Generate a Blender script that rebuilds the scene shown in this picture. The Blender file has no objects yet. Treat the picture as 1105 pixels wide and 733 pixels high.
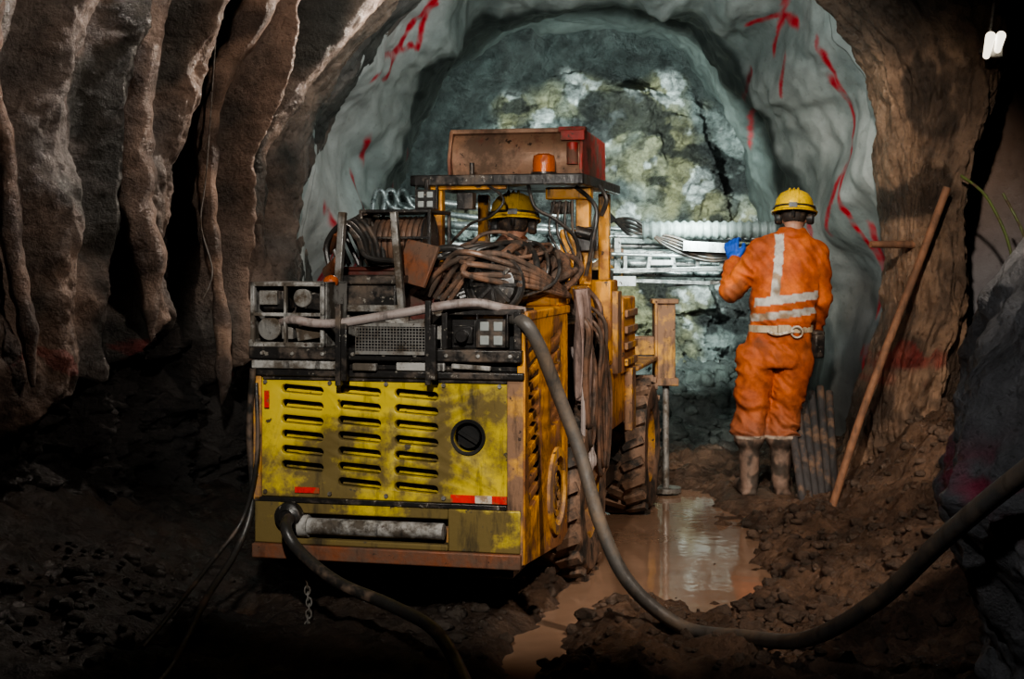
import bpy, math, random
from mathutils import Vector, Matrix, Euler, noise
random.seed(7)
R=math.radians
scene=bpy.context.scene
# ------------------------------------------------------------ helpers
def fr(x,y,z,o=4,H=0.9): return noise.fractal(Vector((x,y,z)),H,2.0,o)
def ss(t):
    t=max(0.0,min(1.0,t)); return t*t*(3-2*t)
def interp(tab,x):
    if x<=tab[0][0]: return tab[0][1]
    for (a,b),(c,d) in zip(tab,tab[1:]):
        if x<=c: return b+(d-b)*(x-a)/(c-a)
    return tab[-1][1]
def mixc(a,b,t):
    t=max(0,min(1,t)); return tuple(a[i]*(1-t)+b[i]*t for i in range(3))
def empty(name,loc=(0,0,0),rz=0):
    e=bpy.data.objects.new(name,None); scene.collection.objects.link(e)
    e.empty_display_size=.2; e.location=loc; e.rotation_euler=(0,0,rz); return e
def mkobj(name,verts,faces,mats,parent=None,world=False,bevel=0,angle=38,cols=None,midx=None,smooth=True):
    me=bpy.data.meshes.new(name); me.from_pydata([tuple(v) for v in verts],[],faces); me.update()
    if not isinstance(mats,(list,tuple)): mats=[mats]
    for m in mats: me.materials.append(m)
    if midx: me.polygons.foreach_set('material_index',midx)
    if smooth:
        me.polygons.foreach_set('use_smooth',[True]*len(me.polygons))
        if angle<179: me.set_sharp_from_angle(angle=R(angle))
    if cols: setcols(me,cols)
    ob=bpy.data.objects.new(name,me); scene.collection.objects.link(ob)
    if parent:
        ob.parent=parent
        if world:
            M=Matrix.LocRotScale(parent.location,parent.rotation_euler,None); ob.matrix_parent_inverse=M.inverted()
    if bevel:
        b=ob.modifiers.new('bev','BEVEL'); b.width=bevel; b.segments=2; b.limit_method='ANGLE'; b.angle_limit=R(40)
    return ob
def setcols(me,cols):
    a=me.color_attributes.new('Col','FLOAT_COLOR','POINT'); f=[]
    for c in cols: f+= [c[0],c[1],c[2],1.0]
    a.data.foreach_set('color',f)
def catmull(pts,res):
    P=[Vector(p) for p in pts]; n=len(P); out=[]
    if n<3: return P
    for i in range(n-1):
        p0=P[max(i-1,0)];p1=P[i];p2=P[i+1];p3=P[min(i+2,n-1)]
        for k in range(res):
            t=k/res
            out.append(.5*((2*p1)+(p2-p0)*t+(2*p0-5*p1+4*p2-p3)*t*t+(3*p1-p0-3*p2+p3)*t**3))
    out.append(P[-1]); return out
class MB:
    def __init__(s): s.v=[];s.f=[];s.m=[];s.cur=0
    def add(s,vs,fs):
        o=len(s.v); s.v+=[Vector(v) for v in vs]; s.f+=[tuple(i+o for i in f) for f in fs]; s.m+=[s.cur]*len(fs); return s
    def mat(s,i): s.cur=i; return s
    def box(s,c,d,rot=(0,0,0)):
        M=Euler([R(a) for a in rot]).to_matrix(); c=Vector(c)
        vs=[c+M@Vector((x*d[0]/2,y*d[1]/2,z*d[2]/2)) for x in(-1,1) for y in(-1,1) for z in(-1,1)]
        return s.add(vs,[(0,1,3,2),(4,6,7,5),(0,4,5,1),(2,3,7,6),(0,2,6,4),(1,5,7,3)])
    def bx(s,x0,x1,y0,y1,z0,z1): return s.box(((x0+x1)/2,(y0+y1)/2,(z0+z1)/2),(abs(x1-x0),abs(y1-y0),abs(z1-z0)))
    def sweep(s,P,rad,n=10,cap=True):
        P=[Vector(p) for p in P]; N=len(P)
        T=[(P[min(i+1,N-1)]-P[max(i-1,0)]).normalized() for i in range(N)]
        u=T[0].orthogonal().normalized(); vs=[];fs=[]
        for i in range(N):
            u=(u-T[i]*u.dot(T[i]))
            u=u.normalized() if u.length>1e-6 else T[i].orthogonal().normalized()
            w=T[i].cross(u); r=rad[i] if isinstance(rad,(list,tuple)) else rad
            for k in range(n):
                a=2*math.pi*k/n; vs.append(P[i]+(u*math.cos(a)+w*math.sin(a))*r)
        for i in range(N-1):
            for k in range(n):
                fs.append((i*n+k,i*n+(k+1)%n,(i+1)*n+(k+1)%n,(i+1)*n+k))
        if cap: fs.append(tuple(range(n-1,-1,-1))); fs.append(tuple((N-1)*n+k for k in range(n)))
        return s.add(vs,fs)
    def cyl(s,a,b,r,r2=None,n=20): return s.sweep([a,b],[r,r if r2 is None else r2],n)
    def tube(s,pts,r,n=10,res=8): return s.sweep(catmull(pts,res),r,n)
    def caps(s,a,b,ra,rb,n=16):
        a=Vector(a);b=Vector(b);d=(b-a).normalized();P=[];rr=[]
        for i in range(6):
            t=math.pi/2*(i/6); P.append(a-d*ra*math.cos(t)); rr.append(max(1e-4,ra*math.sin(t)))
        P+= [a,b]; rr+=[ra,rb]
        for i in range(1,7):
            t=math.pi/2*(i/6); P.append(b+d*rb*math.sin(t)); rr.append(max(1e-4,rb*math.cos(t)))
        return s.sweep(P,rr,n)
    def chain(s,pts,n=16):
        for (a,ra),(b,rb) in zip(pts,pts[1:]): s.caps(a,b,ra,rb,n)
        return s
    def loft(s,rings,n=24):
        vs=[];fs=[];N=len(rings)
        for (c,rx,ry) in rings:
            for k in range(n):
                a=2*math.pi*k/n; vs.append((c[0]+rx*math.cos(a),c[1]+ry*math.sin(a),c[2]))
        for i in range(N-1):
            for k in range(n): fs.append((i*n+k,i*n+(k+1)%n,(i+1)*n+(k+1)%n,(i+1)*n+k))
        fs.append(tuple(range(n-1,-1,-1))); fs.append(tuple((N-1)*n+k for k in range(n)))
        return s.add(vs,fs)
    def sph(s,c,r,nu=20,nv=12,M=None):
        if not isinstance(r,(list,tuple)): r=(r,r,r)
        c=Vector(c); vs=[];fs=[]
        for j in range(1,nv):
            p=math.pi*j/nv
            for i in range(nu):
                a=2*math.pi*i/nu; q=Vector((r[0]*math.sin(p)*math.cos(a),r[1]*math.sin(p)*math.sin(a),r[2]*math.cos(p)))
                if M: q=M@q
                vs.append(c+q)
        t=Vector((0,0,r[2])); 
        if M: t=M@t
        vs+= [c+t,c-t]; top=len(vs)-2
        for j in range(nv-2):
            for i in range(nu): fs.append((j*nu+i,(j+1)*nu+i,(j+1)*nu+(i+1)%nu,j*nu+(i+1)%nu))
        for i in range(nu):
            fs.append((top,i,(i+1)%nu)); fs.append((top+1,(nv-2)*nu+(i+1)%nu,(nv-2)*nu+i))
        return s.add(vs,fs)
    def lathe(s,prof,org,axis='Z',n=32):
        org=Vector(org); vs=[];fs=[]
        for r,h in prof:
            for k in range(n):
                a=2*math.pi*k/n; x,y=r*math.cos(a),r*math.sin(a)
                q={'Z':(x,y,h),'X':(h,x,y),'Y':(y,h,x)}[axis]; vs.append(org+Vector(q))
        for i in range(len(prof)-1):
            for k in range(n): fs.append((i*n+k,i*n+(k+1)%n,(i+1)*n+(k+1)%n,(i+1)*n+k))
        return s.add(vs,fs)
    def prism(s,poly,axis,a,b):
        n=len(poly); vs=[]
        for h in(a,b):
            for p,q in poly: vs.append({'X':(h,p,q),'Y':(p,h,q),'Z':(p,q,h)}[axis])
        fs=[tuple(range(n-1,-1,-1)),tuple(range(n,2*n))]+[(i,(i+1)%n,n+(i+1)%n,n+i) for i in range(n)]
        return s.add(vs,fs)
    def xf(s,M,start=0):
        for i in range(start,len(s.v)): s.v[i]=M@s.v[i]
        return s
    def obj(s,name,mats,parent=None,world=False,bevel=0,angle=38): return mkobj(name,s.v,s.f,mats,parent,world,bevel,angle,midx=s.m)
def fixn(me):
    import bmesh
    bm=bmesh.new(); bm.from_mesh(me); bmesh.ops.recalc_face_normals(bm,faces=bm.faces); bm.to_mesh(me); bm.free()
def bake(ob):
    dg=bpy.context.evaluated_depsgraph_get(); dg.update()
    me=bpy.data.meshes.new_from_object(ob.evaluated_get(dg)); ob.modifiers.clear(); ob.data=me; return me
def cut(ob,cutter):
    fixn(ob.data); fixn(cutter.data)
    m=ob.modifiers.new('b','BOOLEAN'); m.operation='DIFFERENCE'; m.object=cutter; m.solver='EXACT'
    bpy.context.view_layer.update(); bake(ob); bpy.data.objects.remove(cutter)
def remesh(ob,vox,it=4):
    fixn(ob.data)
    m=ob.modifiers.new('r','REMESH'); m.mode='VOXEL'; m.voxel_size=vox
    s=ob.modifiers.new('s','SMOOTH'); s.factor=.5; s.iterations=it
    bpy.context.view_layer.update(); me=bake(ob); me.polygons.foreach_set('use_smooth',[True]*len(me.polygons)); return me
# ------------------------------------------------------------ materials
def nt(name):
    m=bpy.data.materials.new(name); m.use_nodes=True; t=m.node_tree; return m,t,t.nodes['Principled BSDF']
def node(t,ty,**kw):
    n=t.nodes.new(ty)
    for k,v in kw.items():
        if k.startswith('i_'): n.inputs[k[2:].replace('_',' ')].default_value=v
        else: setattr(n,k,v)
    return n
def noisef(t,co,scale,lo,hi,detail=5,stretch=None,add=None,rg=.62):
    if stretch:
        mp=node(t,'ShaderNodeMapping'); mp.inputs['Scale'].default_value=stretch; t.links.new(co,mp.inputs[0]); co=mp.outputs[0]
    n=node(t,'ShaderNodeTexNoise',i_Scale=scale,i_Detail=detail,i_Roughness=rg); t.links.new(co,n.inputs['Vector'])
    o=n.outputs[0]
    if add is not None:
        a=node(t,'ShaderNodeMath',operation='ADD'); t.links.new(o,a.inputs[0]); t.links.new(add,a.inputs[1]); o=a.outputs[0]
    r=node(t,'ShaderNodeMapRange'); r.inputs[1].default_value=lo; r.inputs[2].default_value=hi; t.links.new(o,r.inputs[0])
    return r.outputs[0],n.outputs[0]
def mixn(t,f,a,b,mode='MIX'):
    m=node(t,'ShaderNodeMix',data_type='RGBA',blend_type=mode)
    if isinstance(f,(int,float)): m.inputs[0].default_value=f
    else: t.links.new(f,m.inputs[0])
    for s,i in((a,6),(b,7)):
        if isinstance(s,tuple): m.inputs[i].default_value=(*s,1)
        else: t.links.new(s,m.inputs[i])
    return m.outputs[2]
def grimy(name,paint,mud=(.10,.065,.04),dark=(.015,.012,.01),mudlo=.5,mudhi=.62,rough=.5,metal=0,bump=.25,sc=5,streak=.5,low=0,chips=0,chipc=(.05,.03,.02),zlo=.25,zhi=.75):
    m,t,b=nt(name); co=node(t,'ShaderNodeTexCoord').outputs['Object']
    add=None
    if low:
        sx=node(t,'ShaderNodeSeparateXYZ'); t.links.new(co,sx.inputs[0]); mr=node(t,'ShaderNodeMapRange'); mr.inputs[1].default_value=zlo; mr.inputs[2].default_value=zhi; mr.inputs[3].default_value=low; mr.inputs[4].default_value=0
        t.links.new(sx.outputs[2],mr.inputs[0]); add=mr.outputs[0]
    f1,_=noisef(t,co,sc,mudlo,mudhi,9,add=add,rg=.68); f2,_=noisef(t,co,sc*2.2,.52,.66,8,(1.5,1.5,.3),rg=.7); f3,_=noisef(t,co,sc*.5,.3,.75)
    c=mixn(t,f3,paint,tuple(x*.55 for x in paint)); c=mixn(t,f1,c,mud)
    mm=node(t,'ShaderNodeMath',operation='MULTIPLY'); t.links.new(f2,mm.inputs[0]); mm.inputs[1].default_value=streak
    c=mixn(t,mm.outputs[0],c,dark)
    if chips:
        f5,_=noisef(t,co,sc*6,.66-chips,.69-chips,6,rg=.6); c=mixn(t,f5,c,chipc)
    t.links.new(c,b.inputs['Base Color'])
    r=node(t,'ShaderNodeMapRange'); r.inputs[3].default_value=rough; r.inputs[4].default_value=.8; t.links.new(f1,r.inputs[0]); t.links.new(r.outputs[0],b.inputs['Roughness'])
    b.inputs['Metallic'].default_value=metal
    _,h=noisef(t,co,sc*5,0,1,8); bp=node(t,'ShaderNodeBump',i_Strength=bump,i_Distance=.012); t.links.new(h,bp.inputs['Height']); t.links.new(bp.outputs[0],b.inputs['Normal'])
    return m
def ground(name,rough=.7,sc=6,bump=.5,dist=.03,var=.55,rlo=None,spots=0):
    m,t,b=nt(name); co=node(t,'ShaderNodeTexCoord').outputs['Object']
    at=node(t,'ShaderNodeAttribute',attribute_name='Col')
    f,_=noisef(t,co,sc,.38,.62,10,rg=.7); g,_=noisef(t,co,sc*.3,.35,.65,6)
    c=mixn(t,f,at.outputs['Color'],mixn(t,1.0,at.outputs['Color'],(var,var,var),'MULTIPLY'))
    c=mixn(t,g,c,mixn(t,1.0,c,(.75,.72,.7),'MULTIPLY'))
    if spots:
        f6,_=noisef(t,co,sc*7,.60,.66,4); mm=node(t,'ShaderNodeMath',operation='MULTIPLY'); t.links.new(f6,mm.inputs[0]); mm.inputs[1].default_value=spots
        c=mixn(t,mm.outputs[0],c,mixn(t,1.0,c,(.35,.33,.3),'MULTIPLY'))
    t.links.new(c,b.inputs['Base Color'])
    r=node(t,'ShaderNodeMapRange'); r.inputs[3].default_value=rlo if rlo else rough; r.inputs[4].default_value=rough; t.links.new(g,r.inputs[0]); t.links.new(r.outputs[0],b.inputs['Roughness'])
    _,h=noisef(t,co,sc*3,0,1,12,rg=.7); bp=node(t,'ShaderNodeBump',i_Strength=bump,i_Distance=dist); t.links.new(h,bp.inputs['Height']); t.links.new(bp.outputs[0],b.inputs['Normal'])
    return m
def emis(name,col,st,base=(.8,.8,.8)):
    m,t,b=nt(name); b.inputs['Base Color'].default_value=(*base,1); b.inputs['Emission Color'].default_value=(*col,1); b.inputs['Emission Strength'].default_value=st
    co=node(t,'ShaderNodeTexCoord').outputs['Object']; f,_=noisef(t,co,30,.2,.8); t.links.new(f,b.inputs['Roughness']); return m
M_yrear=grimy('yellow_paint_grimy',(.70,.53,.045),mud=(.14,.10,.03),dark=(.025,.018,.01),mudlo=.515,mudhi=.62,rough=.3,sc=2.8,streak=.9,low=.19,chips=.012,chipc=(.07,.055,.03),zlo=.3,zhi=.98)
M_yel=grimy('yellow_paint_side',(.76,.34,.03),mud=(.26,.11,.04),mudlo=.49,mudhi=.59,rough=.36,sc=4,streak=.9,chips=.02,low=.08,zlo=.2,zhi=1.2)
M_ymud=grimy('yellow_paint_muddy',(.60,.30,.05),mud=(.22,.125,.075),mudlo=.42,mudhi=.52,rough=.6,sc=5,streak=.75,chips=.02)
M_dark=grimy('black_steel_grimy',(.035,.033,.032),mud=(.14,.105,.08),mudlo=.5,mudhi=.66,rough=.30,metal=.3,sc=6,chips=.03,chipc=(.24,.22,.19))
M_black=grimy('engine_bay_black',(.006,.006,.006),mud=(.012,.01,.008),rough=.8,sc=7)
M_bay=grimy('radiator_dirty',(.012,.01,.006),mud=(.05,.037,.012),mudlo=.5,mudhi=.56,rough=.6,sc=8)
M_steel=grimy('bare_steel_dirty',(.36,.35,.33),mud=(.09,.068,.048),mudlo=.45,mudhi=.6,rough=.3,metal=.4,sc=8,chips=.02)
M_grey=grimy('grey_paint_dirty',(.42,.41,.39),mud=(.08,.065,.05),mudlo=.45,mudhi=.57,rough=.4,sc=7,streak=.9,chips=.03)
M_rust=grimy('rusty_steel',(.26,.09,.04),mud=(.13,.075,.05),mudlo=.42,mudhi=.58,rough=.5,metal=.2,sc=6,chips=.02)
M_tray=grimy('tray_steel_brown',(.38,.22,.14),mud=(.12,.075,.05),dark=(.16,.03,.02),mudlo=.47,mudhi=.62,rough=.38,metal=.3,sc=4,chips=.02)
M_red=grimy('red_paint_worn',(.42,.03,.02),mud=(.15,.075,.05),mudlo=.5,mudhi=.58,rough=.45,sc=7,chips=.03)
M_maroon=grimy('maroon_box_paint',(.12,.03,.022),mud=(.08,.05,.035),rough=.4,sc=6)
M_hoseb=grimy('hose_brown_mud',(.21,.12,.08),mud=(.07,.048,.036),mudlo=.43,mudhi=.56,rough=.42,sc=8,streak=.7)
M_hosek=grimy('hose_black_rubber',(.035,.033,.031),mud=(.13,.09,.065),mudlo=.5,mudhi=.64,rough=.36,sc=8)
M_hoseg=grimy('hose_grey_pale',(.38,.32,.30),mud=(.18,.12,.1),mudlo=.5,mudhi=.65,rough=.5,sc=8)
M_hosebig=grimy('supply_hose_rubber',(.11,.10,.09),mud=(.18,.13,.09),mudlo=.45,mudhi=.65,rough=.42,sc=5)
M_tyre=grimy('tyre_rubber_mud',(.045,.04,.035),mud=(.22,.135,.09),mudlo=.42,mudhi=.54,rough=.75,sc=5,bump=.5)
M_wood=grimy('timber_muddy',(.32,.16,.09),mud=(.17,.09,.055),mudlo=.45,mudhi=.6,rough=.75,sc=8)
M_pipe=grimy('pvc_pipe_dark',(.085,.08,.08),mud=(.19,.12,.08),mudlo=.5,mudhi=.62,rough=.35,sc=7)
M_alu=grimy('boom_steel_bright',(.56,.62,.62),mud=(.12,.15,.145),mudlo=.49,mudhi=.62,rough=.28,metal=.6,sc=7,chips=.04,chipc=(.03,.035,.035))
M_white=grimy('white_panel',(.85,.9,.9),mud=(.45,.5,.5),mudlo=.55,mudhi=.7,rough=.4,sc=5,chips=.02)
M_corr=grimy('corrugated_duct',(.24,.29,.28),mud=(.10,.12,.11),mudlo=.5,mudhi=.62,rough=.5,sc=6)
M_cloth=grimy('dirty_cloth',(.36,.26,.23),mud=(.17,.105,.08),mudlo=.5,mudhi=.7,rough=.9,sc=7)
M_helm=grimy('helmet_yellow_plastic',(.88,.53,.02),mud=(.35,.2,.05),mudlo=.58,mudhi=.7,rough=.25,sc=12,streak=.4)
M_beac=grimy('beacon_orange',(.60,.13,.02),mud=(.3,.07,.02),mudlo=.5,mudhi=.6,rough=.2,sc=14)
M_ear=grimy('earmuff_black',(.03,.03,.03),rough=.4,sc=20)
M_skin=grimy('skin_dirty',(.45,.23,.15),mud=(.3,.15,.1),mudlo=.55,mudhi=.8,rough=.55,sc=16,streak=.15,bump=.1)
M_hair=grimy('dark_hair',(.03,.02,.015),rough=.7,sc=40)
M_blue=grimy('blue_glove',(.03,.12,.62),mud=(.03,.06,.2),mudlo=.6,mudhi=.8,rough=.55,sc=14,streak=.3)
M_glove=grimy('work_glove_grimy',(.12,.10,.08),rough=.8,sc=14)
M_belt=grimy('belt_webbing_tan',(.62,.5,.34),mud=(.3,.2,.12),mudlo=.52,mudhi=.7,rough=.7,sc=16)
M_eye=grimy('eye_white',(.8,.8,.78),rough=.2,sc=30,streak=0)
M_redrefl=grimy('red_reflector',(.8,.03,.02),mud=(.3,.08,.03),mudlo=.48,mudhi=.54,rough=.3,sc=12)
M_whrefl=grimy('white_reflector',(.7,.62,.52),mud=(.3,.2,.12),mudlo=.48,mudhi=.56,rough=.3,sc=12)
M_lens=emis('led_lens',(.85,.95,1),.02,(.24,.26,.25))
M_lampon=emis('lamp_lit',(1,.90,.72),2.2)
M_wall=ground('shotcrete_brown_wet',rough=.58,rlo=.26,sc=5,bump=1,dist=.045,var=.45,spots=.6)
M_lin=ground('shotcrete_smooth_teal',rough=.6,rlo=.32,sc=2.2,bump=.45,dist=.03,var=.68,spots=.25)
M_rock=ground('rock_face_rough',rough=.7,rlo=.35,sc=6,bump=1,dist=.08,var=.28,spots=.7)
M_mud=ground('wet_mud',rough=.6,rlo=.2,sc=8,bump=1,dist=.04,var=.42,spots=.5)
M_fab=ground('hi_vis_fabric_dirty',rough=.8,rlo=.7,sc=10,bump=.45,dist=.01,var=.55)
mw,t,b=nt('muddy_water'); co=node(t,'ShaderNodeTexCoord').outputs['Object']
f,_=noisef(t,co,1.5,.3,.7); t.links.new(mixn(t,f,(.34,.215,.145),(.22,.135,.09)),b.inputs['Base Color']); b.inputs['Roughness'].default_value=.06; b.inputs['IOR'].default_value=1.4
_,h=noisef(t,co,4,0,1,3); bp=node(t,'ShaderNodeBump',i_Strength=.2,i_Distance=.01); t.links.new(h,bp.inputs['Height']); t.links.new(bp.outputs[0],b.inputs['Normal'])
# ------------------------------------------------------------ floor (mud, clods and stones are part of the floor mesh)
def fh(x,y):
    h=.05+.06*fr(x*1.3,y*1.3,3.1,4)+(.045+.025*ss(x))*fr(x*5.5,y*5.5,1.7,6,.7)
    h+=.62*ss((x-1.78)/.9)*math.exp(-((y-8.7)/1.6)**2)
    h+=.24*ss((x-1.15)/1.2)*ss((8-y)/2)
    h+=.12*ss((-1.2-x)/.6)+.3*ss((-1.7-x)/1.0)+.55*ss((y-11.6)/2.2)
    q=((x-.78-.07*(y-7.7))/.53)**2+((y-7.7)/1.6)**2
    h-=.19*math.exp(-q*q)
    h-=.125*math.exp(-((x-(.03+.22*(y-5.2)))/.13)**2)*ss((6.9-y)/.5)
    q=((x-1.62)/.35)**2+((y-8.9)/.3)**2
    k=math.exp(-q*q); h=h*(1-k)+.05*k
    return h
nx,ny=400,560; X0,X1,Y0,Y1=-4.2,5.0,.3,14.6
def fcol(x,y,h):
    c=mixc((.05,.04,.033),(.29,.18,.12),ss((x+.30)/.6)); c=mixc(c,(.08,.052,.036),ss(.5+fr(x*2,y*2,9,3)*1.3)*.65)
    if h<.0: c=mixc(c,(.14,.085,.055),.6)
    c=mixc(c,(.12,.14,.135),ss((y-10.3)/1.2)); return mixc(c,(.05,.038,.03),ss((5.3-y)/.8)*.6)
V=[];C=[]
for j in range(ny):
    y=Y0+(Y1-Y0)*j/(ny-1)
    for i in range(nx):
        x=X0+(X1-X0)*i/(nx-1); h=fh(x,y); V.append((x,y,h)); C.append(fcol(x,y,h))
F=[(j*nx+i,j*nx+i+1,(j+1)*nx+i+1,(j+1)*nx+i) for j in range(ny-1) for i in range(nx-1)]
st=MB(); 
for k in range(2600):
    z=random.random()
    if z<.5: x,y=random.uniform(.9,2.6),random.uniform(5.0,9.2)
    elif z<.75: x,y=random.uniform(-.3,1.2),random.uniform(4.8,7)
    elif z<.85: x,y=random.uniform(-2.0,-1.2),random.uniform(4.8,6.5)
    else: x,y=random.uniform(-.8,2.2),random.uniform(11.2,13.2)
    r=random.choice([.006,.01,.014,.022,.03])*random.uniform(.7,1.4)*(2.8 if y>11 else 1)
    if fh(x,y)<-.005 or ((x-1.62)**2+(y-8.9)**2)<.12: continue
    s0=len(st.v); st.sph((x,y,fh(x,y)+r*.15),(r*random.uniform(.7,1.4),r*random.uniform(.7,1.4),r*random.uniform(.5,.9)),7,5)
    for i in range(s0,len(st.v)):
        d=st.v[i]-Vector((x,y,fh(x,y))); st.v[i]+=d*.5*noise.noise(st.v[i]*45)
o=len(V)
for v in st.v: V.append(tuple(v)); C.append(mixc(fcol(v.x,v.y,.1),(.16,.14,.12) if v.y<11 else (.2,.25,.23),.35))
F+=[tuple(i+o for i in f) for f in st.f]
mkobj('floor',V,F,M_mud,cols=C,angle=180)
w=MB(); w.add([(-.3,4.0,-.015),(1.6,4.0,-.015),(1.6,10.2,-.015),(-.3,10.2,-.015)],[(0,1,2,3)]); w.obj('puddle_water',mw)
# ------------------------------------------------------------ left wall
path=[(-3.9,.4),(-3.6,2.2),(-3.2,4.4),(-2.35,6.3),(-1.5,8.3),(-1.47,9.0),(-1.42,9.9)]
cum=[0]
for a,b_ in zip(path,path[1:]): cum.append(cum[-1]+math.dist(a,b_))
PX=[(cum[i],path[i][0]) for i in range(len(path))]; PY=[(cum[i],path[i][1]) for i in range(len(path))]
T0=cum[3]; L=cum[4]-cum[3]
folds=[(-.10,.12,.12,0),(.05,.05,-.10,12),(.16,.08,.14,1),(.29,.05,-.14,2),(.36,.05,.12,13),(.43,.03,-.28,3),(.52,.06,.20,4),(.60,.05,.12,14),(.70,.060,-.48,5),(.765,.026,.08,8),(.835,.034,.26,6),(.93,.045,-.30,7),(1.05,.08,.20,9),(1.20,.04,-.24,10),(1.33,.08,.18,11),(1.5,.04,-.14,15)]
def wl(t,z):
    f=(t-T0)/L; d=0
    for c,w_,a,s_ in folds:
        mk_=.35 if s_==5 else 1
        m=(.05*noise.noise(Vector((z*.9,s_*7.3,0)))+.02*noise.noise(Vector((z*3,s_*3.3,5))))*mk_
        am=a*(.85+.7*noise.noise(Vector((z*1.1,s_*5.1,2.2))))
        d+=am*math.exp(-((f-c-m)/w_)**2)
    d0=d
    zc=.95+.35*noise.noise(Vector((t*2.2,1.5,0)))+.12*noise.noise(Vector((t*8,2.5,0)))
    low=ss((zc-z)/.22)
    d=d*(1-.75*low)-.22*low+.14*fr(t*1.3,z*.8,0,3)
    d+=(.07+.12*low)*fr(t*4,z*(2.2+3*low),4,6,.75)
    return d,low,d0
n1,n2=620,380; V=[];C=[]
for i in range(n1):
    t=cum[-1]*(i/(n1-1))**.7
    bx,by=interp(PX,t),interp(PY,t)
    ax,ay=interp(PX,t+.25),interp(PY,t+.25); cx_,cy_=interp(PX,t-.25),interp(PY,t-.25)
    tx,ty=ax-cx_,ay-cy_; l=math.hypot(tx,ty); nxn,nyn=ty/l,-tx/l
    kk=.27+.20*ss((t-T0-L*.9)/.6)
    for j in range(n2):
        z=-.3+5.3*j/(n2-1); d,low,d0=wl(t,z)
        lean=kk*max(0,z-2.0)**1.5
        V.append((bx+nxn*d+lean,by+nyn*d,z))
        g=fr(t*1.2,z*1.2,8,4)
        c=mixc((.35,.25,.195),(.22,.20,.185),ss(.5+g)); c=mixc(c,(.07,.075,.068),ss((fr(t*1.8,z*1.3,15,5)-.02)*3)*.85)
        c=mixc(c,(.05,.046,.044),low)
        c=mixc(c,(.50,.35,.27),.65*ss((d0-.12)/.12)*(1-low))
        c=mixc(c,(.03,.027,.025),.95*ss((-.05-d0)/.12))  # fold hollows painted near black: crevice shade put into the wall colour
        rm=fr(t*3,z*3,21,3)
        if abs(z-.95-.1*math.sin(t*9))<.05 and rm>.15 and t>T0: c=mixc(c,(.35,.035,.03),.5)
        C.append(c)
F=[(i*n2+j,i*n2+j+1,(i+1)*n2+j+1,(i+1)*n2+j) for i in range(n1-1) for j in range(n2-1)]
F=[tuple(reversed(f)) for f in F]
# hanging shotcrete drapes that stand proud of the wall
def drape(pts,rads,col):
    P_=catmull(pts,16); N=len(P_); rr_=[interp([(k/(len(rads)-1),r) for k,r in enumerate(rads)],i/(N-1)) for i in range(N)]
    mb=MB(); mb.sweep(P_,rr_,20); o=len(V)
    for k,v in enumerate(mb.v):
        i=min(k//20,N-1); d=v-P_[i]; kx=1+.45*noise.noise(v*5)+.25*noise.noise(v*14)
        q=P_[i]+d*kx; V.append(tuple(q)); C.append(mixc(col,(.16,.12,.10),ss(.5+1.4*noise.noise(q*6))))
    F.extend(tuple(i+o for i in f) for f in mb.f)
drape([(-1.20,7.75,3.3),(-1.34,7.7,2.92),(-1.57,7.68,2.51),(-1.65,7.68,2.11),(-1.63,7.68,1.66),(-1.58,7.7,1.26),(-1.56,7.72,.92),(-1.58,7.74,.72)],[.10,.085,.06,.05,.045,.04,.05,.006],(.52,.36,.27))
drape([(-2.25,6.1,2.9),(-2.30,6.2,2.3),(-2.27,6.38,1.97),(-2.25,6.4,1.59),(-2.19,6.42,1.21),(-2.17,6.44,.93)],[.08,.06,.05,.045,.05,.006],(.40,.28,.22))
drape([(-1.72,7.1,3.1),(-1.86,7.12,2.5),(-1.90,7.15,2.0),(-1.84,7.15,1.5),(-1.82,7.18,1.1)],[.10,.085,.09,.08,.008],(.42,.31,.25))
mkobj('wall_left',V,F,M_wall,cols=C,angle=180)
# ------------------------------------------------------------ tunnel lining (arched)
HW=[(9.15,3.4),(9.45,2.12),(9.6,2.04),(10.1,1.97),(10.8,1.76),(11.0,1.74),(12.0,1.82),(14.3,1.95)]
ZT=[(9.15,5.4),(9.45,4.15),(9.6,4.02),(10.1,3.85),(10.8,3.52),(11.0,3.48),(12.0,3.62),(14.3,3.8)]
marks=[((140,9.9),(128,10.35)),((128,10.35),(118,9.95)),((137,10.25),(121,10.1)),((146,10.4),(149,10.6)),((152,10.45),(156,10.5)),((158,10.5),(162,10.55)),((164,10.5),(167,10.55)),
 ((158,9.8),(163,10.3)),((163,10.3),(170,9.9)),((170,9.9),(166,10.5)),((160,10.1),(172,10.1)),((171,9.75),(167,9.95)),((168,10.2),(175,10.4)),
 ((58,10.5),(50,10.1)),((55,10.1),(51,10.5)),((48,10.3),(44,10.45)),((40,9.95),(16,10.05)),((28,10.05),(22,10.3)),((45,9.8),(36,9.95)),((20,9.9),(12,10.2)),((26,10.6),(20,10.65)),
 ((52,10.9),(44,11.8)),((35,11.6),(25,11.9)),((20,11.5),(18,12.3)),((150,11.5),(158,11.9)),((140,11.2),(150,11.3)),((45,11.9),(38,12.5)),((12,10.0),(6,10.2)),((8,9.8),(8,10.3))]
nth,nyy=420,330; V=[];C=[]
def segd(px,py,a,b):
    ax,ay=a;bx,by=b; vx,vy=bx-ax,by-ay; tt=max(0,min(1,((px-ax)*vx+(py-ay)*vy)/(vx*vx+vy*vy+1e-9))); return math.hypot(px-ax-vx*tt,py-ay-vy*tt)
K=R(1)*2.3
mk=[((a[0]*K,a[1]),(b[0]*K,b[1])) for a,b in marks]
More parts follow.
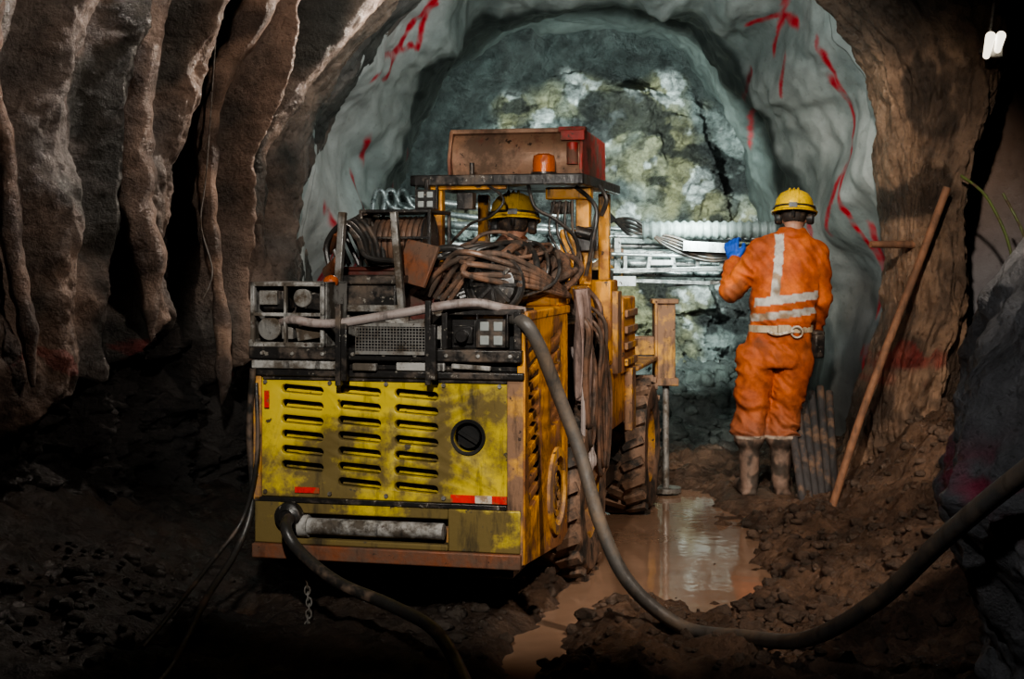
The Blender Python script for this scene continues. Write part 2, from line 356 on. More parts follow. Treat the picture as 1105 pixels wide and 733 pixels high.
for j in range(nyy):
    u=j/(nyy-1); y=9.15+.3*u/.05 if u<.05 else (9.45+2.1*(u-.05)/.65 if u<.7 else 11.55+2.75*(u-.7)/.3)
    for i in range(nth):
        th=-8+196*i/(nth-1); a=R(th); hw,zt=interp(HW,y),interp(ZT,y)
        yw=y+ (.12*math.sin(th*.11)+.16*noise.noise(Vector((th*.06,3,3))))*ss((y-9.3)/.5)
        if 9.6<y<11.6: hw,zt=interp(HW,yw),interp(ZT,yw)
        ex=.76
        x=.60+hw*math.copysign(abs(math.cos(a))**ex,math.cos(a)); z=zt*math.copysign(abs(math.sin(a))**ex,math.sin(a))
        n=.14*fr(th*.05,y*.9,1,4)+.02*fr(th*.22,y*3,6,3)
        n+=.08*math.sin(th*.33+2*noise.noise(Vector((y,th*.03,0))))*math.exp(-((y-10.1)/.8)**2)
        x-=n*math.cos(a); z-=n*math.sin(a); V.append((x,y,z))
        c=mixc((.52,.565,.545),(.32,.37,.355),ss(.5+fr(th*.08,y*1.5,4,4)*1.4))
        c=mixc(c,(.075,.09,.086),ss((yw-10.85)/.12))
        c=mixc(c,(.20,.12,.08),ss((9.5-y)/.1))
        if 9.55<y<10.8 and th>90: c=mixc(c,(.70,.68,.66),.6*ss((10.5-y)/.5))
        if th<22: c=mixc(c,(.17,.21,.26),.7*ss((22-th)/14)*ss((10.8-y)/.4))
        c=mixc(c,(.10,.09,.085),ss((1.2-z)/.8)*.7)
        wob=.03*noise.noise(Vector((th*.5,y*7,0)))
        dm=min(segd(th*K+wob,y+wob,p,q) for p,q in mk) if 9.5<y<12.8 else 1
        if dm<.05: c=mixc(c,(.72,.02,.045) if y<10.9 else (.28,.02,.028),(1-ss((dm-.014)/.024))*max(0,min(1,.85+1.3*noise.noise(Vector((th*.8,y*9,3))))))
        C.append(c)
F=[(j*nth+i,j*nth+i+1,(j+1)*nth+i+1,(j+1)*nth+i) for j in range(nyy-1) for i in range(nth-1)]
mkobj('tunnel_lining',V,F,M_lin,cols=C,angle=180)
# ------------------------------------------------------------ end rock face
n1,n2=420,360; V=[];C=[]
for j in range(n2):
    z=-.2+4.8*j/(n2-1)
    for i in range(n1):
        x=-2.1+5.4*i/(n1-1)
        vd=noise.voronoi(Vector((x*1.5+.6*z,z*2.0-.4*x,.3)))[0]; cell=noise.cell(Vector((x*2.2+.7*z,z*2.8-.5*x,1))); cell2=noise.cell(Vector((x*5.5-1.5*z,z*6.5+2*x,4)))
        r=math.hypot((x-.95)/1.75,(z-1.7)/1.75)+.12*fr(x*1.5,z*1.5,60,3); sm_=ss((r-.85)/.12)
        d=.35*fr(x*.8,z*.9,2,3)+(1-.9*sm_)*(.30*(vd[1]-vd[0])+.14*cell+.05*cell2+.13*fr(x*3.5,z*4.5+x,5,6,.7))
        V.append((x,13.6-d-.9*ss(r-.8)+.15,z))
        g=fr(x*2,z*2,7,5); g2=fr(x*1.1+4,z*1.1,3,4)
        c=mixc((.34,.40,.385),(.13,.155,.15),ss(.5+g*1.6)); c=mixc(c,(.42,.40,.20),ss(g2*2.5+.2)*.65)
        c=mixc(c,(.80,.88,.86),ss((fr(x*3,z*3,11,5)-.20)*7)); c=mixc(c,(.03,.035,.035),ss((fr(x*1.6,z*2.6,19,5)-.06)*5)*.88)
        if cell2>.75: c=mixc(c,(.05,.055,.055),.5)
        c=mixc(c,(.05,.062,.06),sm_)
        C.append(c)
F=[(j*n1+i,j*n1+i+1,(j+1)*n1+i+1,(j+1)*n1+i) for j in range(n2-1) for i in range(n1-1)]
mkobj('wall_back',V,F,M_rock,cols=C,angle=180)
# ------------------------------------------------------------ right wall + column + outcrop + ceiling
rp=[(2.75,9.6),(3.3,9.5),(4.1,9.0),(4.7,7.2),(4.7,4.5),(4.6,2.2),(4.4,.3)]
cm=[0]
for a,b_ in zip(rp,rp[1:]): cm.append(cm[-1]+math.dist(a,b_))
QX=[(cm[i],rp[i][0]) for i in range(len(rp))]; QY=[(cm[i],rp[i][1]) for i in range(len(rp))]
n1,n2=300,160; V=[];C=[]
for i in range(n1):
    t=cm[-1]*i/(n1-1); bx,by=interp(QX,t),interp(QY,t)
    for j in range(n2):
        z=-.3+5.3*j/(n2-1); d=.3*fr(t*.9,z*.9,40,4)+.08*fr(t*4,z*4,41,4)
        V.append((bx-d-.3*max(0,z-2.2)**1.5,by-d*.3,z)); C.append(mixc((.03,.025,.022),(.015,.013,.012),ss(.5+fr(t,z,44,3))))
F=[(i*n2+j,i*n2+j+1,(i+1)*n2+j+1,(i+1)*n2+j) for i in range(n1-1) for j in range(n2-1)]
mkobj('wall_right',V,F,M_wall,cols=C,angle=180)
LT=[(-.3,2.0),(.3,2.13),(.6,2.18),(1.2,2.32),(1.8,2.36),(2.5,2.33),(2.8,2.22),(3.1,1.98),(4.9,1.2)]
RT=[(-.3,3.1),(.2,2.85),(.6,2.68),(1.2,2.80),(1.8,2.76),(2.2,2.86),(2.6,3.02),(3.1,3.10),(4.9,3.6)]
n1,n2=320,320; V=[];C=[]
for j in range(n2):
    z=-.3+5.2*j/(n2-1); l,r=interp(LT,z),interp(RT,z); cx_=(l+r)/2; rx=(r-l)/2
    for i in range(n1):
        a=2*math.pi*i/n1; ca,sa=math.cos(a),math.sin(a)
        k=1+.20*fr(ca*1.2+3,sa*1.2,z*1.1,4)+.12*fr(ca*4,sa*4,z*4,6,.7)
        x=cx_+rx*k*math.copysign(abs(ca)**.8,ca); y=8.85+.42*k*math.copysign(abs(sa)**.8,sa); V.append((x,y,z))
        g=fr(x*2,z*2,31,4); c=mixc((.44,.285,.19),(.25,.17,.12),ss(.5+g*1.5)); c=mixc(c,(.06,.045,.035),ss((fr(x*3,z*2,35,4)-.08)*4)*.8)
        if .75<z<.98+.05*math.sin(x*30) and g>-.15: c=mixc(c,(.40,.035,.03),.6*ss((g+.15)*4))
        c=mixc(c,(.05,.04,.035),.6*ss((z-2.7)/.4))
        C.append(c)
F=[(j*n1+i,j*n1+(i+1)%n1,(j+1)*n1+(i+1)%n1,(j+1)*n1+i) for j in range(n2-1) for i in range(n1)]
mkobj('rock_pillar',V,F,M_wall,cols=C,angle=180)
OL=[(-.3,1.50),(.3,1.45),(.6,1.36),(.83,1.27),(1.08,1.32),(1.37,1.47),(1.6,1.62),(2.0,1.95),(2.6,2.5),(3.0,2.9)]
V=[];C=[]
for j in range(n2):
    z=-.3+3.3*j/(n2-1); l=interp(OL,z); cx_=3.0; rx=cx_-l
    for i in range(n1):
        a=2*math.pi*i/n1; ca,sa=math.cos(a),math.sin(a)
        k=1+.06*fr(ca*3+3,sa*3,z*1.8,4)+.03*fr(ca*9,sa*9,z*5,5)
        x=cx_+rx*k*ca; y=4.2+rx*.62*k*sa; V.append((x,y,z))
        g=fr(x*2,y*2,z*2+31,4); c=mixc((.26,.26,.265),(.16,.155,.155),ss(.5+g*1.3))
        q=((x-1.38)/.16)**2+((z-.88)/.09)**2
        if y<4.7: c=mixc(c,(.50,.02,.09),math.exp(-q)*.9*ss(.6+2*fr(x*9,y*9,z*9,3)))
        C.append(c)
F=[(j*n1+i,j*n1+(i+1)%n1,(j+1)*n1+(i+1)%n1,(j+1)*n1+i) for j in range(n2-1) for i in range(n1)]
mkobj('rock_outcrop',V,F,M_wall,cols=C,angle=180)
n1,n2=120,120; V=[];C=[]
for j in range(n2):
    y=.2+9.6*j/(n2-1)
    for i in range(n1):
        x=-4.2+9.2*i/(n1-1); V.append((x,y,4.75+.2*fr(x,y,50,4))); C.append((.1,.08,.07))
F=[(j*n1+i,(j+1)*n1+i,(j+1)*n1+i+1,j*n1+i+1) for j in range(n2-1) for i in range(n1-1)]
mkobj('ceiling',V,F,M_wall,cols=C,angle=180)

# ------------------------------------------------------------ drilling rig
rig=empty('drilling_rig',(-.506,5.727,0),R(-13))
P=rig
m=MB(); m.bx(-.565,.53,0,.035,.535,1.03); rp_=m.obj('rear_panel',M_yrear,P)
c=MB()
def slot(c,cx,cz,w,h,tilt=0):
    n=8; pts=[]
    for k in range(n+1):
        a=-math.pi/2+math.pi*k/n; pts.append((w/2-h/2+h/2*math.cos(a),h/2*math.sin(a)))
    for k in range(n+1):
        a=math.pi/2+math.pi*k/n; pts.append((-w/2+h/2+h/2*math.cos(a),h/2*math.sin(a)))
    ct,st_=math.cos(R(tilt)),math.sin(R(tilt))
    c.prism([(cx+x*ct-z*st_,cz+x*st_+z*ct) for x,z in pts],'Y',-.05,.08)
SL=[(-.36,.975,6),(-.115,.975,7),(.125,.965,7)]
for q,(cx_,z0,nr) in enumerate(SL):
    for k in range(nr): slot(c,cx_,z0-k*.0625,.182,.034,-4)
c.cyl((.34,-.05,.80),(.34,.08,.80),.058,n=28)
co_=c.obj('cutter',M_dark,P); cut(rp_,co_)
bv=rp_.modifiers.new('bev','BEVEL'); bv.width=.004; bv.segments=2; bv.limit_method='ANGLE'; bv.angle_limit=R(40)
m=MB()
for q,(cx_,z0,nr) in enumerate(SL):
    for k in range(nr): m.box((cx_,.045,z0-k*.0625-.008),(.165,.022,.004),(35,4,0))
m.obj('louvre_blades',M_yrear,P)
m=MB(); m.lathe([(.058,-.004),(.07,-.008),(.072,0)],(.34,0,.80),'Y',32); m.cyl((.34,.01,.80),(.34,.03,.80),.045); m.box((.34,.0,.80),(.09,.012,.012),(0,30,0)); m.obj('exhaust_port',M_black,P)
m=MB(); m.bx(-.57,-.535,-.012,.02,.52,1.035); m.bx(.50,.565,-.006,.05,.30,1.03); m.obj('panel_frame',M_ymud,P,bevel=.004)
m=MB(); m.bx(-.565,.50,-.012,.02,.515,.535); m.bx(-.53,.5,-.008,.01,1.015,1.03); m.obj('panel_edge_strip',M_dark,P,bevel=.003)
m=MB()
for x_ in(-.52,-.24,.0,.24,.47):
    for z_ in(.555,1.005): m.cyl((x_,-.008,z_),(x_,.01,z_),.009,n=6)
m.obj('panel_bolts',M_steel,P)
m=MB(); m.bx(-.55,.535,.09,.9,.32,1.02); m.obj('radiator_core',M_bay,P)
m=MB(); m.bx(-.39,-.285,-.006,.002,.555,.578); m.bx(-.52,-.5,-.014,-.01,.9,.97); m.bx(.27,.37,-.006,.002,.54,.57); m.bx(.44,.50,-.01,.0,.54,.57); m.obj('red_reflector_strip',M_redrefl,P)
m=MB(); m.bx(.37,.44,-.006,.002,.54,.57); m.bx(-.56,-.545,-.02,-.01,.62,.68); m.obj('white_reflector_strip',M_whrefl,P)
m=MB(); m.bx(-.57,.56,-.03,.06,.285,.345); m.obj('bumper_beam',M_rust,P,bevel=.006)
m=MB(); m.bx(-.565,-.43,-.01,.1,.345,.52); m.bx(.26,.555,-.012,.1,.345,.515); m.bx(-.43,.26,-.005,.08,.47,.52); m.bx(-.43,.26,-.015,.05,.345,.37); m.obj('bumper_housing',M_yrear,P,bevel=.006)
m=MB(); m.bx(-.43,.26,.06,.1,.345,.52); m.obj('bumper_recess_plate',M_ymud,P)
m=MB(); m.cyl((-.33,.0,.42),(.24,.0,.42),.034); m.cyl((-.37,.0,.42),(-.33,.0,.42),.045); m.obj('bumper_pipe',M_grey,P)
m=MB(); m.lathe([(.03,-.03),(.055,-.02),(.06,.02),(.02,.03)],(-.41,-.02,.46),'Y'); m.cyl((-.41,-.06,.46),(-.41,.02,.46),.028); m.obj('hose_coupling',M_dark,P)
m=MB(); m.bx(-.5,.5,.1,3.6,.22,.34); m.bx(-.3,.3,.5,3.9,.34,.6); m.obj('chassis_frame',M_dark,P,bevel=.01)
# ledge
m=MB(); m.bx(-.575,.57,-.02,.3,1.03,1.06); m.bx(-.565,.56,.01,.3,1.06,1.10); m.bx(-.58,.565,-.035,.9,1.10,1.15); m.obj('rear_deck',M_dark,P,bevel=.006)
m=MB(); m.bx(-.57,-.2,-.03,.0,1.062,1.095); m.bx(-.58,-.56,-.04,.3,1.15,1.18); m.bx(.05,.25,-.03,0,1.062,1.095)
for k in range(9): m.cyl((-.52+.13*k,-.042,1.125),(-.52+.13*k,-.03,1.125),.010,n=6)
m.box((-.08,-.03,1.075),(.10,.03,.03)); m.box((.36,-.025,1.08),(.16,.02,.02),(0,3,0)); m.obj('deck_trim',M_grey,P,bevel=.004)
# left lamp box
m=MB()
x0,x1,z0,z1=-.575,-.255,1.15,1.415
for (a,b2,c2,d2) in((x0,x0+.018,z0,z1),(x1-.018,x1,z0,z1),(x0,x1,z1-.018,z1),(x0,x1,z0,z0+.02),(x0,x1,z0+.125,z0+.14),(-.43,-.418,z0,z1)): m.bx(a,b2,-.03,-.005,c2,d2)
m.bx(x0,x1,.0,.25,z1-.012,z1); m.bx(x0,x0+.01,0,.25,z0,z1); m.bx(x1-.01,x1,0,.25,z0,z1)
m.obj('lamp_cage',M_grey,P,bevel=.003)
m=MB(); m.bx(x0+.02,x1-.02,.16,.2,z0,z1-.02); m.bx(-.54,-.45,.02,.15,1.30,1.39); m.box((-.34,.05,1.34),(.12,.08,.07),(0,8,0)); m.obj('lamp_cage_back',M_dark,P,bevel=.005)
m=MB(); m.cyl((-.50,-.01,1.225),(-.50,.12,1.225),.05); m.cyl((-.36,.0,1.35),(-.36,.1,1.35),.04); m.bx(-.45,-.40,.0,.05,1.18,1.28); m.bx(-.55,-.47,.0,.03,1.32,1.38); m.box((-.33,.02,1.21),(.11,.05,.06),(0,-10,0)); m.obj('tail_lamp',M_steel,P,bevel=.004)
m=MB(); m.sph((-.28,.12,1.415),(.032,.032,.028)); m.obj('amber_marker',M_beac,P)
m=MB(); m.tube([(-.46,.02,1.25),(-.39,-.03,1.262),(-.30,-.04,1.25),(-.19,-.05,1.25),(-.03,-.05,1.275),(.12,-.05,1.30),(.26,-.04,1.325),(.38,-.02,1.335),(.47,.02,1.315),(.55,.08,1.30)],.019,12); m.obj('water_hose',M_hoseg,P)
m=MB(); gx0,gx1,gz0,gz1=-.115,.175,1.135,1.245
for k in range(23):
    x=gx0+(gx1-gx0)*k/22; m.box((x,-.042,(gz0+gz1)/2),(.003,.003,gz1-gz0))
for k in range(10):
    z=gz0+(gz1-gz0)*k/9; m.box(((gx0+gx1)/2,-.042,z),(gx1-gx0,.003,.003))
m.bx(gx0,gx1,-.05,-.035,gz1-.006,gz1+.008); m.bx(gx0,gx1,-.05,-.035,gz0-.008,gz0+.006); m.obj('mesh_grille',M_steel,P)
m=MB(); m.bx(gx0,gx1,-.02,.3,1.14,1.235); m.obj('grille_box',M_black,P)
m=MB()
for x,z0,z1 in((-.18,1.0,1.33),(-.155,1.02,1.25),(.195,1.01,1.345),(.215,1.03,1.25)): m.bx(x-.012,x+.012,-.075,-.045,z0,z1)
m.obj('guard_posts',M_dark,P,bevel=.003)
m=MB(); m.bx(.235,.555,.0,.25,1.285,1.31); m.bx(.235,.26,-.02,.2,1.15,1.3); m.bx(.53,.56,-.02,.25,1.15,1.3); m.bx(.26,.36,.05,.2,1.15,1.27)
m.bx(.27,.35,.03,.06,1.17,1.24); m.cyl((.31,.0,1.20),(.31,.06,1.20),.025); m.obj('lamp_shelf',M_dark,P,bevel=.004)
def ledlamp(nm,x,y,z,w,h,parent,face=-1):
    m=MB(); m.bx(x-w/2,x+w/2,y,y+.06,z-h/2,z+h/2)
    for k in range(5): m.bx(x-w/2+.01,x+w/2-.01,y+.06,y+.08,z-h/2+.012+k*(h-.03)/4,z-h/2+.018+k*(h-.03)/4)
    m.bx(x-w/2-.008,x-w/2,y+.01,y+.04,z-h/2,z+h/2+.02); m.bx(x+w/2,x+w/2+.008,y+.01,y+.04,z-h/2,z+h/2+.02)
    m.mat(1)
    for a in(-.24,.24):
        for b2 in(-.24,.24): m.bx(x+a*w-w*.16,x+a*w+w*.16,y-.004,y+.004,z+b2*h-h*.16,z+b2*h+h*.16)
    return m.obj(nm,[M_dark,M_lens],parent,bevel=.003)
ledlamp('rear_led_lamp',.44,-.02,1.215,.115,.115,P)
# right side panel
m=MB(); m.prism([(0.0,.30),(0.0,1.22),(.05,1.26),(.88,1.285),(.9,1.25),(.9,.27),(.75,.24)],'X',.54,.572); sp=m.obj('side_panel',M_yel,P)
c=MB()
for col,(ya,n_,za) in enumerate([(.17,11,1.14),(.62,7,1.16)]):
    for k in range(n_):
        z=za-k*.062; dz=.018
        c.prism([(ya-.10,z-dz),(ya+.10,z+dz),(ya+.10,z+dz+.026),(ya-.10,z-dz+.026)],'X',.5,.6)
c.cyl((.5,.62,.50),(.6,.62,.50),.15,n=32)
cut(sp,c.obj('cutter',M_dark,P)); bv=sp.modifiers.new('bev','BEVEL'); bv.width=.004; bv.limit_method='ANGLE'
m=MB(); m.lathe([(.16,-.01),(.19,0),(.19,.02),(.15,.025),(.14,.0)],(.565,.62,.50),'X',36); m.lathe([(.10,0),(.11,.02),(.09,.02)],(.56,.62,.50),'X',30)
for k in range(6): m.box((.565,.62,.50),(.008,.30,.012),(k*30,0,0))
m.obj('side_fan_guard',M_ymud,P)
m=MB(); m.bx(.5,.535,.02,.9,.3,1.2); m.obj('side_inner',M_black,P)
m=MB(); m.bx(-.57,-.54,0,.95,.3,1.05); m.bx(.3,.575,.05,.95,1.26,1.30); m.bx(.12,.56,.75,1.5,1.30,1.38); m.obj('engine_cover',M_yel,P,bevel=.008)
m=MB(); m.bx(-.56,.55,.3,1.0,1.05,1.18); m.bx(-.5,.5,.95,2.3,.6,1.2);m.obj('engine_block_cover',M_dark,P,bevel=.01)
m=MB(); m.bx(-.43,.07,.55,.95,1.16,1.47); m.bx(-.44,.08,.54,.96,1.455,1.475); m.obj('tool_box',M_maroon,P,bevel=.008)
m=MB(); m.bx(-.30,-.06,.32,.52,1.17,1.43); m.bx(-.33,-.03,.30,.54,1.40,1.44); m.obj('control_box',M_dark,P,bevel=.008)
m=MB()
for x in(-.30,-.04): m.box((x,.28,1.50),(.03,.035,.42),(0,4 if x<-.1 else -5,0))
m.box((-.17,.28,1.30),(.28,.03,.03)); m.obj('lift_bracket',M_steel,P,bevel=.004)
m=MB(); m.box((.0,.42,1.49),(.17,.02,.19),(-18,12,-20)); m.obj('bent_cover_plate',M_rust,P,bevel=.004)
m=MB()
rr=random.Random(11)
for k in range(16):
    x,y,z=rr.uniform(-.52,.5),rr.uniform(.12,.5),1.17; s_=rr.uniform(.03,.07); m.box((x,y,z+s_*.7),(s_*1.5,s_,s_*rr.uniform(1,2.4)),(rr.uniform(-8,8),rr.uniform(-8,8),rr.uniform(0,60)))
for k in range(6):
    x=rr.uniform(-.5,.5); m.cyl((x,.2,1.17),(x+.02,.22,1.30),.02,n=12)
m.obj('valve_blocks',M_steel,P,bevel=.004)
# left hose reel / tray
m=MB(); m.bx(-.36,-.02,.7,1.05,1.72,1.735); m.bx(-.36,-.345,.7,.72,1.45,1.73); m.bx(-.035,-.02,.7,.72,1.45,1.73); m.bx(-.36,-.345,1.03,1.05,1.45,1.73); m.bx(-.035,-.02,1.03,1.05,1.45,1.73); m.bx(-.36,-.02,.7,.712,1.60,1.612); m.obj('reel_frame',M_dark,P,bevel=.003)
m=MB(); m.cyl((-.32,.86,1.59),(-.08,.86,1.59),.09,n=28)
for x in(-.33,-.07): m.lathe([(.0,-.005),(.135,-.005),(.135,.005),(0,.005)],(x,.86,1.59),'X',30)
m.obj('cable_reel',M_dark,P)
m=MB()
for k in range(9):
    x=-.31+k*.028; m.sweep([(x+.02*math.sin(a)/3,.86+.105*math.cos(a),1.59+.105*math.sin(a)) for a in [2*math.pi*q/24 for q in range(25)]],.014,8)
m.obj('reel_cable',M_hoseb,P)
m=MB()
for s in range(7):
    y0=.5+.08*s; m.tube([(-.43+.02*s,y0,1.48),(-.44,y0,1.58+.02*s),(-.36,y0-.03,1.66+.01*s),(-.28,y0-.05,1.60),(-.22,y0-.1,1.52-.02*s),(-.12,y0,1.5)],.012,8)
m.obj('reel_hoses',M_hosek,P)
m=MB(); m.cyl((-.47,.6,1.55),(-.39,.5,1.63),.025); m.cyl((-.44,.52,1.45),(-.36,.45,1.50),.03); m.obj('spray_nozzle',M_rust,P)
# hose pile and drum
DX=.345
m=MB(); m.cyl((DX,.44,1.40),(DX,.68,1.40),.11,n=32); m.lathe([(.125,-.01),(.135,.0),(.13,.03),(.10,.02),(.09,-.005),(.03,-.02),(.001,-.02)],(DX,.42,1.40),'Y',32)
for k in range(4): m.box((DX,.40,1.40),(.014,.012,.20),(0,k*45,0))
m.obj('hose_drum',M_dark,P)
m=MB(); rr=random.Random(3)
for k in range(22):
    cx_=.27+rr.uniform(-.13,.13); cy_=.85+rr.uniform(-.15,.15); cz_=1.45+rr.uniform(-.05,.06); ra=rr.uniform(.12,.25); rb=rr.uniform(.03,.10); ph=rr.uniform(0,6.28); ti=rr.uniform(-.7,.7)
    pts=[]
    for q in range(0,rr.choice([9,12,15])):
        a=ph+2*math.pi*q/13; wv=.02*math.sin(a*3+ph); pts.append((cx_+(ra+wv)*math.cos(a),cy_+.16*math.sin(a)*1.2,cz_+(rb+wv)*math.sin(a)+ti*ra*math.cos(a)*.4+.01*q/3))
    m.tube(pts,rr.choice([.009,.014,.018,.021]),9,4)
m.obj('hose_pile',M_hoseb,P)
m=MB()
for k in range(8):
    cx_=.12+.05*k; dz=rr.uniform(-.04,.03); m.tube([(cx_-.3,.6+.05*k,1.44),(cx_-.2,.62,1.52+dz),(cx_,.6+.04*k,1.56+dz),(cx_+.12,.6,1.48+dz),(cx_+.1,.55,1.40),(cx_-.05,.5,1.34)],rr.choice([.008,.012,.015]),8)
m.obj('hydraulic_hoses',M_hosek,P)
m=MB()
for k in range(5):
    dz=rr.uniform(-.03,.03)
    m.tube([(.0+.03*k,.5,1.36-.01*k),(.10+.04*k,.44,1.49+dz),(.24,.38-.02*k,1.55-.03*k+dz),(.38,.40,1.53-.03*k),(.50,.50,1.47-.02*k),(.57,.65,1.40-.01*k),(.58,.9,1.34)],.013,9)
m.obj('rubber_hoses',M_hoseb,P)
# cab canopy
m=MB(); m.bx(-.25,.57,1.22,2.35,1.885,1.912); m.bx(-.27,.59,1.20,1.24,1.868,1.92); m.bx(-.27,-.24,1.2,2.36,1.868,1.92); m.bx(.56,.59,1.2,2.36,1.868,1.92); m.obj('canopy_roof',M_dark,P,bevel=.005)
m=MB(); m.bx(-.19,-.13,1.28,1.34,1.15,1.87); m.bx(.48,.55,1.60,1.67,1.28,1.87); m.bx(-.19,-.13,2.22,2.28,.9,1.87); m.bx(.49,.55,2.22,2.28,1.0,1.87); m.bx(.34,.57,1.52,1.60,1.81,1.87); m.bx(.40,.56,1.59,1.62,1.38,1.66); m.bx(-.19,.2,1.25,1.28,1.85,1.87)
m.obj('canopy_posts',M_yel,P,bevel=.006)
zo=-.055
m=MB(); prof=[(1.45,1.975+zo),(1.42,2.05+zo),(1.43,2.13+zo),(1.48,2.20+zo),(1.50,2.21+zo),(1.46,2.13+zo),(1.445,2.06+zo),(1.48,1.98+zo)]
m.prism(prof,'X',-.12,.54); m.bx(-.12,.54,1.45,2.1,1.968+zo,1.985+zo); m.bx(-.12,.54,2.08,2.1,1.98+zo,2.17+zo)
m.bx(-.135,.42,1.455,1.50,2.195+zo,2.218+zo); m.prism([(1.42,1.97+zo),(1.40,2.06+zo),(1.45,2.21+zo),(2.1,2.19+zo),(2.12,1.97+zo)],'X',-.138,-.122); m.obj('roof_tray',M_tray,P,bevel=.003)
m=MB(); m.bx(.42,.555,1.45,1.50,2.195+zo,2.222+zo)
for x in(.54,): m.prism([(1.42,1.97+zo),(1.40,2.06+zo),(1.45,2.21+zo),(2.1,2.19+zo),(2.12,1.97+zo)],'X',x-.008,x+.008)
m.cyl((.50,1.40,2.03+zo),(.50,1.40,2.14+zo),.028); m.bx(.44,.56,1.395,1.42,2.15+zo,2.2+zo); m.obj('roof_tray_frame',M_red,P,bevel=.003)
m=MB(); m.cyl((.37,1.34,1.975+zo),(.37,1.34,1.99+zo),.062); m.cyl((.37,1.34,1.91),(.37,1.34,1.98+zo),.03); m.cyl((.03,1.25,1.92),(.03,1.25,1.98),.012); m.obj('beacon_base',M_dark,P)
m=MB(); m.lathe([(.055,0),(.055,.06),(.05,.085),(.03,.095),(0.001,.097)],(.37,1.34,1.985+zo)); m.obj('beacon_light',M_beac,P)
ledlamp('canopy_led_lamp',-.18,1.16,1.80,.095,.095,P)
m=MB(); m.bx(-.19,-.17,1.18,1.22,1.84,1.90); m.bx(-.02,.06,1.15,1.22,1.75,1.83); m.bx(.36,.46,1.56,1.66,1.74,1.80); m.cyl((.50,1.5,1.65),(.58,1.5,1.63),.03); m.bx(.50,.60,1.5,1.56,1.55,1.67); m.obj('canopy_fittings',M_dark,P,bevel=.004)
m=MB(); m.tube([(.30,1.3,1.87),(.34,1.28,1.76),(.44,1.3,1.70),(.53,1.35,1.60),(.52,1.4,1.45),(.5,1.4,1.36)],.009,8); m.tube([(.1,1.24,1.88),(.2,1.2,1.80),(.14,1.2,1.72),(.02,1.25,1.68),(-.1,1.3,1.58)],.007,8); m.tube([(.5,1.5,1.87),(.61,1.45,1.76),(.59,1.45,1.58),(.55,1.5,1.43)],.011,8)
m.tube([(.60,1.6,1.88),(.64,1.58,1.81),(.61,1.6,1.73)],.012,8)
for k in range(4): m.tube([(.40+.03*k,1.45,1.80),(.38+.04*k,1.42,1.65),(.45+.03*k,1.42,1.50),(.42+.03*k,1.42,1.38)],.007,8)
m.obj('canopy_cables',M_hosek,P)
m=MB(); m.bx(-.1,.3,2.0,2.04,1.2,1.50); m.bx(-.1,.3,2.0,2.4,1.15,1.22); m.obj('operator_seat',M_black,P,bevel=.02)
m=MB(); m.bx(-.4,.5,2.6,2.7,1.0,1.45)
for k in range(6): m.cyl((-.3+.12*k,2.6,1.45),(-.3+.12*k,2.56,1.56),.008,n=8)
m.obj('control_console',M_dark,P,bevel=.01)
# front body
m=MB(); m.bx(.42,.60,1.98,2.22,.95,1.40); m.bx(.46,.62,2.3,2.75,.88,1.30); m.bx(.44,.60,1.95,2.5,.60,.93); m.bx(-.6,-.44,1.98,2.6,.6,1.3); m.obj('side_cabinet',M_yel,P,bevel=.01)
m=MB(); m.bx(-.35,.35,2.7,3.9,.6,1.05); m.bx(.34,.64,2.75,3.65,.86,.89);m.bx(-.64,-.34,2.75,3.65,.86,.89); m.obj('front_body',M_ymud,P,bevel=.01)
m=MB(); m.bx(.585,.63,2.02,2.16,.9,1.34)
for k in range(4): m.bx(.62,.64,2.32,2.72,.92+.09*k,.96+.09*k)
m.bx(.60,.645,2.45,2.6,.55,.9); m.obj('cabinet_ribs',M_ymud,P,bevel=.005)
m=MB(); rr=random.Random(5)
for k in range(13):
    y0=1.02+.05*k; zt=1.25+rr.uniform(-.1,.12); zb=rr.uniform(.42,.85); x=.585+rr.uniform(0,.05)
    m.tube([(.55,y0,zt),(x+.02,y0,zt-.1),(x,y0+.03,(zt+zb)/2),(x,y0+.10,zb),(x,y0+.22,zb+.03),(x,y0+.26,(zt+zb)/2),(.55,y0+.25,zt-.05)],rr.choice([.010,.014,.017]),9,6)
m.obj('hanging_hoses',M_hoseb,P)
m=MB()
for k in range(6):
    y0=1.05+.08*k; m.tube([(.56,y0,1.1),(.61,y0+.02,.9),(.60,y0+.08,.5+.03*k),(.61,y0+.2,.55),(.56,y0+.3,1.0)],.012,8,6)
m.obj('hanging_cables',M_hoseg,P)
V=[];F=[];nu,nv=26,30
for j in range(nv):
    for i in range(nu):
        u=i/(nu-1);v=j/(nv-1); wd=.16*(1-.5*v)
        y=1.08+ (u-.5)*2*wd+.05*v; V.append((.60+.02*math.sin(u*19+v*3)+.01*math.sin(u*40),y,1.37-.5*v-.05*math.sin(u*3.1)*v))
F=[(j*nu+i,j*nu+i+1,(j+1)*nu+i+1,(j+1)*nu+i) for j in range(nv-1) for i in range(nu-1)]
o=mkobj('hanging_cloth',V,F,M_cloth,P,angle=180); sm=o.modifiers.new('s','SOLIDIFY'); sm.thickness=.006
